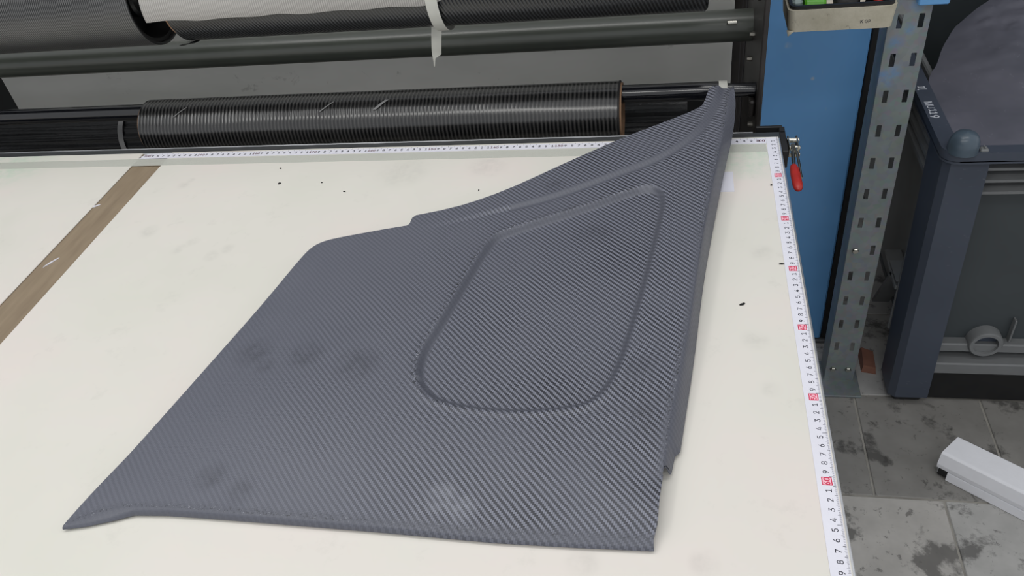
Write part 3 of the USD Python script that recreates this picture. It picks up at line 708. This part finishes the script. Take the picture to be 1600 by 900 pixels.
# tray contents
gb = Thing('green_bottle', 'bright green plastic squeeze bottle lying in the tool tray', 'bottle', (.078, .352, .034))
put('body', lathe_x([(.066, .0001), (.066, .013), (.069, .0155), (.096, .0155), (.100, .012), (.100, .0001)], .352, .0495, 28), M_green, gb)
put('cap', lathe_x([(.1005, .006), (.102, .0078), (.112, .0078), (.114, .005), (.114, .0001)], .352, .0495, 20), M_cream, gb)
put('clear_plastic_cup', cat(cbox(.050, .068, .318, .34, .034, .058, .004), cbox(.046, .064, .346, .372, .034, .062, .005)), M_glass, label='clear plastic cup in the front left corner of the tool tray', cat='cup')
gl = trimesh.creation.icosphere(3, 1.0); v, f = arr(gl)
v = v * (.022, .018, .014) * (1 + .35 * (meshkit.fbm(v * 1.6 + 4, 3, 8)[:, None] - .5)) + (.133, .352, .052)
put('black_rag', (v, f), M_black, label='crumpled black rag in the middle of the tool tray', cat='rag', smooth=True)
put('wooden_stick', hull([(.150, .322, .050), (.158, .322, .050), (.150, .322, .054), (.158, .322, .054), (.164, .395, .066), (.172, .395, .066), (.164, .395, .071), (.172, .395, .071)]), M_cream, label='pale flat wooden stick leaning in the tool tray', cat='stick')
rs = Thing('red_scraper', 'red handled scraper at the right end of the tool tray', 'scraper', (.18, .36, .036))
put('handle', sweep([(.182, .325, .052), (.182, .34, .056), (.183, .36, .06), (.184, .385, .066)], [.004, .0075, .0075, .006], 14), M_red, rs, smooth=True)
put('blade', cbox(.172, .1935, .312, .325, .050, .0515, .0004), M_zinc, rs)

# perforated upright
ux0, ux1, uy = .2241, .2922, .42
up = Thing('perforated_upright', 'galvanised perforated steel upright of a shelf, with blue paint marks', 'shelf upright', ((ux0 + ux1) / 2, uy, H))
face = sbox(ux0, H + .006, ux1, .5)
holes, bolts = [], []
for i in range(-7, 12):
    z = -.0163 - .0737 * i
    for j, x in enumerate((.2424, .2778)):
        xx = x - .00028 * i
        if i == 7 and j == 0: bolts.append((xx, z)); continue
        hb = sbox(xx - .0046, z - .0132, xx + .0046, z + .0132)
        holes.append(shapely.affinity.skew(hb, 0, 0).buffer(-.0015).buffer(.0015))
bolts += [(.2405, -.905), (.2755, -.905)]
face = face.difference(shapely.union_all(holes))
m = extrude(face, .002); v, f = arr(m); v = np.c_[v[:, 0], uy + v[:, 2], v[:, 1]]; f = f[:, ::-1]
put('front_face', (v, f), M_galv, up, smooth=False)
put('side_web', cbox(ux0 - .0004, ux0 + .002, uy + .0015, uy + .058, H + .006, .5, .0006), M_galv, up)
put('base_plate', cbox(ux0 - .018, ux1 + .012, uy - .055, uy + .065, H, H + .006, .001), M_galv, up)
def bolt_y(x, y, z, r):
    a = lathe_x([(-.006, .0001), (-.006, r * .8), (-.004, r), (0, r), (0, .0001)], 0, 0, 6); v, f = arr(a)
    return np.c_[v[:, 1] + x, v[:, 0] + y, v[:, 2] + z], f[:, ::-1]
for x, z in bolts: put('bolt', bolt_y(x, uy, z, .0075), M_zinc, up)
put('shelf_clip', cbox(ux0 + .038, ux1 + .02, uy - .02, uy - .001, .0185, .035, .002), M_blue, label='blue shelf bracket at the top of the perforated upright', cat='bracket')
put('brick_bit', hull([(.318, .455, H), (.352, .448, H), (.358, .52, H), (.32, .53, H), (.322, .46, H + .02), (.35, .455, H + .016), (.352, .51, H + .02), (.325, .52, H + .024)]), M_redbrown, label='reddish brown lump on the floor between upright and pallet box', cat='brick')

# toggle clamp
tc = Thing('toggle_clamp', 'metal toggle clamp with a red handle at the back right table corner', 'clamp', (.018, -.02, -.03))
put('mount_block', cat(cbox(.0020, .0105, -.034, .022, -.03, -.002, .001), cbox(-.03, .0075, .0325, .038, -.03, -.0008, .001), cbox(.0025, .0105, .018, .036, -.03, -.002, .001)), M_black, tc, label='black mounting block')
put('clamp_body', cat(cbox(.0105, .030, -.012, .011, -.026, -.020, .001), cbox(.012, .0145, -.022, .010, -.020, -.002, .001), cbox(.024, .0265, -.022, .010, -.020, -.002, .001)), M_zinc, tc)
put('pivot', cat(tube_x(.011, .0285, .002, -.006, .0038, 0, 12), tube_x(.011, .0285, -.014, -.009, .0036, 0, 12)), M_zinc, tc)
put('link_arm', cat(sweep([(.0185, -.010, -.006), (.0170, -.035, -.010), (.0155, -.062, -.012)], [.003, .0028, .0025], 8), sweep([(.0225, -.014, -.008), (.0235, -.05, -.012), (.024, -.082, -.016)], [.002, .0018, .0016], 8)), M_zinc, tc)
hp = np.array([(.0155, -.058, -.012), (.0158, -.064, -.0125), (.0162, -.08, -.0135), (.0168, -.10, -.0145), (.0172, -.109, -.015), (.0173, -.113, -.0152)])
put('handle', sweep(hp, [.0045, .0058, .0066, .0068, .0055, .002], 16), M_red, tc, smooth=True, label='red plastic handle grip')

# ------------------------------------------------------------------ grey pallet box
px0, px1, py0, py1, pz = .337, 1.17, .32, 1.30, -.23
pb = Thing('pallet_box', 'large blue-grey plastic pallet box on the floor right of the perforated upright', 'pallet box', (.75, .8, H))
o = rrect(px0, px1, py0, py1, .03)
rimv = cat(extrude(o.difference(rrect(px0 + .032, px1 - .032, py0 + .026, py1 - .03, .02)), .020, pz - .020), extrude(o.difference(o.buffer(-.006)), .006, pz - .024))
put('rim', rimv, M_pallet, pb, smooth=25)
# corner legs: front left with tapering faces
def leg(x0, x1, y0, y1, sx, sy):
    # top and bottom outlines; narrowing to the inside at the foot
    top, bot = pz - .024, H + .028
    return hull([(x0, y0 + .012, top), (x0 + .012, y0, top), (x1, y0, top), (x1, y1, top), (x0, y1, top),
                 (x0 + .014 * sx, y0 + .028 , bot), (x0 + .014 * sx + .014, y0 + .016, bot), (x1 + .022 * sx, y0 + .016, bot), (x1 + .022 * sx, y1, bot), (x0 + .014 * sx, y1, bot)])
put('corner_leg', leg(.345, .423, .332, .44, 1, 1), M_pallet, pb, smooth=25)
put('corner_leg', leg(1.08, 1.158, .332, .44, 0, 1), M_pallet, pb, smooth=25)
put('corner_leg', cbox(.345, .43, 1.19, 1.29, H + .028, pz - .024, .008), M_pallet, pb)
put('corner_leg', cbox(1.08, 1.16, 1.19, 1.29, H + .028, pz - .024, .008), M_pallet, pb)
for x, y in ((.372, .36), (1.09, .36), (.36, 1.2), (1.09, 1.2)):
    put('foot', cbox(x, x + .068, y, y + .08, H, H + .03, .008), M_black, pb)
put('body', cat(cbox(.39, 1.12, .395, .41, -.81, pz - .02, .003), cbox(1.105, 1.12, .40, 1.24, -.81, pz - .02, .003), cbox(.39, 1.12, 1.23, 1.245, -.81, pz - .02, .003), cbox(.39, 1.12, .40, 1.24, -.82, -.80, .003)), M_palletbody, pb)
for i in range(3):
    z = -.275 - i * .0265
    put('louvre', hull([(.418, .345, z - .004), (1.09, .345, z - .004), (.418, .345, z - .010), (1.09, .345, z - .010), (.418, .400, z + .006), (1.09, .400, z + .006), (.418, .400, z - .002), (1.09, .400, z - .002)]), M_palletlight, pb, smooth=False)
for i in range(3):
    z = -.285 - i * .03
    put('side_fin', hull([(.352, .43, z - .002), (.352, 1.2, z - .002), (.352, .43, z - .012), (.352, 1.2, z - .012), (.395, .43, z + .012), (.395, 1.2, z + .012), (.395, .43, z), (.395, 1.2, z)]), M_palletlight, pb, smooth=False)
put('side_wall', cbox(.392, .405, .4105, 1.2295, -.81, pz - .0245, .003), M_palletlight, pb)  # light on the left wall put into the colour by the paler grey
put('side_rib', cbox(.356, .392, .455, .463, -.80, -.37, .002), M_palletlight, pb)
put('gusset', cat(hull([(.352, .46, -.655), (.352, .54, -.655), (.392, .46, -.655), (.392, .54, -.655), (.390, .46, -.60), (.392, .47, -.60)]), cbox(.352, .3915, .46, .60, -.68, -.668, .002), hull([(.352, .50, -.66), (.392, .50, -.66), (.352, .51, -.66), (.392, .51, -.66), (.352, .60, -.84), (.392, .60, -.84), (.352, .61, -.84), (.392, .61, -.84)])), M_palletlight, pb, smooth=False)
put('lower_rail', cat(cbox(.43, 1.10, .352, .40, -.842, -.808, .003), cbox(.43, 1.10, .372, .40, -.790, -.765, .003)), M_palletlight, pb)
# hub ring: axis along y
ra = np.arange(40) * 2 * math.pi / 40
prof = [(.366, .026), (.366, .033), (.370, .036), (.398, .036), (.398, .026), (.366, .026)]
Rg = np.array([np.c_[.541 + r * np.cos(ra), np.full(40, y), -.762 + r * np.sin(ra)] for y, r in prof])
v, f = rings(Rg); put('drain_ring', (v, f), M_palletlight, pb, smooth=40, label='round drain boss low on the front')
Rg = np.array([np.c_[.541 + r * np.cos(ra), np.full(40, y), -.762 + r * np.sin(ra)] for y, r in [(.384, .0001), (.384, .0258), (.390, .0258), (.390, .0001)]])
v, f = rings(Rg); put('drain_plug', (v, f), M_pallet, pb, smooth=30)
put('underside_shade', cbox(.445, 1.075, .372, 1.2, H + .001, -.8425, .004), M_black, pb, label='black block standing for the shade under the box between the feet')  # added black block in place of the shadow under the box
put('front_rib', cbox(.590, .594, .38, .397, -.765, -.70, .001), M_palletlight, pb)
# stacking knob on the rim corner
ba = np.arange(36) * 2 * math.pi / 36
kn = [np.c_[.371 + r * np.cos(ba), .335 + 0.0 + r * np.sin(ba), np.full(36, z)] for r, z in [(.0265, pz - .003), (.0265, pz + .010), (.0255, pz + .018), (.0225, pz + .026), (.0175, pz + .032), (.010, pz + .036), (.0001, pz + .0375)]]
v, f = rings(np.array(kn)); put('stacking_knob', (v, f[:, ::-1]), plain('knob_blue_grey', L(74, 88, 100), .28), pb, smooth=60, label='domed stacking knob on the front left rim corner')
put('latch', cat(cbox(.398, .412, .322, .336, pz - .002, pz + .005, .002), cbox(.404, .4065, .325, .334, pz + .005, pz + .009, .001)), M_palletlight, pb)
# handwritten marks along the left rim
wr = []
for t, x, y, h in (('I', .3505, .582, .013), ('l', .3505, .572, .018), ('M', .3500, .512, .014), ('U', .3505, .497, .013), ('1', .3515, .483, .014), ('1', .3505, .472, .014), ('9', .3500, .458, .016)):
    wr.append(text_at(t, h, x, y, -math.pi / 2, True, pz + .0001))
put('handwriting', cat(*wr[:2]), M_white, pb, smooth=False, label='white handwritten stroke on the left rim')
put('handwriting', cat(*wr[2:]), M_white, pb, smooth=False, label='white handwritten marks on the left rim')
# crumpled dark sheet on the lid
ox = Polygon([(.3665, .343), (.3665, .60), (.385, .655), (.405, .69), (.43, .765), (.475, .845), (.53, .875), (.66, .98), (.80, 1.06), (1.05, 1.1), (1.1, .9), (1.14, .6), (1.14, .343)])
gx = np.linspace(.3665, 1.14, 110); gy = np.linspace(.343, 1.11, 110); X, Y = np.meshgrid(gx, gy, indexing='ij')
pts2 = np.c_[X.ravel(), Y.ravel()]
rg_ = dense(chaikin(np.vstack([ox.exterior.coords]), 2), .006)[:-1]; ox = Polygon(rg_)
pts2 = np.vstack([rg_, pts2[shapely.contains_xy(ox.buffer(-.003), pts2[:, 0], pts2[:, 1])]])
ins = shapely.contains_xy(ox, pts2[:, 0], pts2[:, 1]); dist = shapely.distance(ox.exterior, shapely.points(pts2))
up = sstep((pts2[:, 1] - .40) / .55) * sstep((pts2[:, 0] - .37) / .25)
zz = pz - .006 + up * .075 + (.004 + .034 * up) * (meshkit.fbm(np.c_[pts2 * 12, pts2[:, :1] * 0], 4, 9) - .5) + .020 * up * np.abs(meshkit.noise(np.c_[pts2 * 21, pts2[:, :1] * 0], 3) - .5)
tri = Delaunay(pts2).simplices; cc = pts2[tri].mean(1); tri = tri[shapely.contains_xy(ox, cc[:, 0], cc[:, 1])]
a_ = pts2[tri]; ar = (a_[:, 1, 0] - a_[:, 0, 0]) * (a_[:, 2, 1] - a_[:, 0, 1]) - (a_[:, 2, 0] - a_[:, 0, 0]) * (a_[:, 1, 1] - a_[:, 0, 1])
tri = np.where((ar > 0)[:, None], tri, tri[:, ::-1])
used, inv = np.unique(tri, return_inverse=True); top = np.c_[pts2, zz][used]; tf = inv.reshape(-1, 3); n_ = len(top)
low_ = top - (0, 0, .002)
e = np.vstack([tf[:, [0, 1]], tf[:, [1, 2]], tf[:, [2, 0]]]); es = np.sort(e, 1); _, iv, ct = np.unique(es, axis=0, return_inverse=True, return_counts=True); be = e[ct[iv.ravel()] == 1]
put('plastic_sheet', (np.vstack([top, low_]), np.vstack([tf, tf[:, ::-1] + n_, np.c_[be[:, 0], be[:, 0] + n_, be[:, 1] + n_], np.c_[be[:, 0], be[:, 1] + n_, be[:, 1]]])), M_lid, label='crumpled dusty dark plastic sheet covering the open top of the pallet box', cat='plastic sheet', smooth=60)

# ------------------------------------------------------------------ white foam bar on the floor
fo = Thing('foam_bar', 'white foam edge protector bar lying on the tiled floor', 'foam bar', (.6, .09, H))
ax = np.array([.127, -.091]); ax /= np.linalg.norm(ax); nn = np.array([-ax[1], ax[0]])
P0 = np.array([.4215, .1439])
def prism(profile, s0, s1, skew=0.0):
    poly = Polygon(profile).buffer(-.003).buffer(.003, 5)
    m = extrude(poly, 1.0); v, f = arr(m)
    s = np.where(v[:, 2] < .5, s0 + skew * v[:, 0], s1)
    xy = P0 + s[:, None] * ax + v[:, 0:1] * nn
    return trimesh.Trimesh(np.c_[xy, H + v[:, 1]], f, process=False)
b1 = prism([(0, .030), (-.003, .045), (.001, .076), (.006, .080), (.062, .080), (.066, .076), (.068, .0), (.012, 0), (.012, .030)], 0, .75, .14)
b2 = prism([(.0005, .0), (.0005, .0285), (.03, .0285), (.03, .0)], .024, .75)
if b1.volume < 0: b1.invert()
if b2.volume < 0: b2.invert()
put('foam_block', b1, M_foam, fo, smooth=35)
put('lower_flap', b2, M_foam, fo, smooth=35)
put('notch_shade_block', prism([(.004, .004), (.004, .026), (.026, .026), (.026, .004)], .004, .0235), M_black, fo, smooth=False, label='black block standing for the shade inside the end notch')  # black block painted in for the dark hollow at the bar end
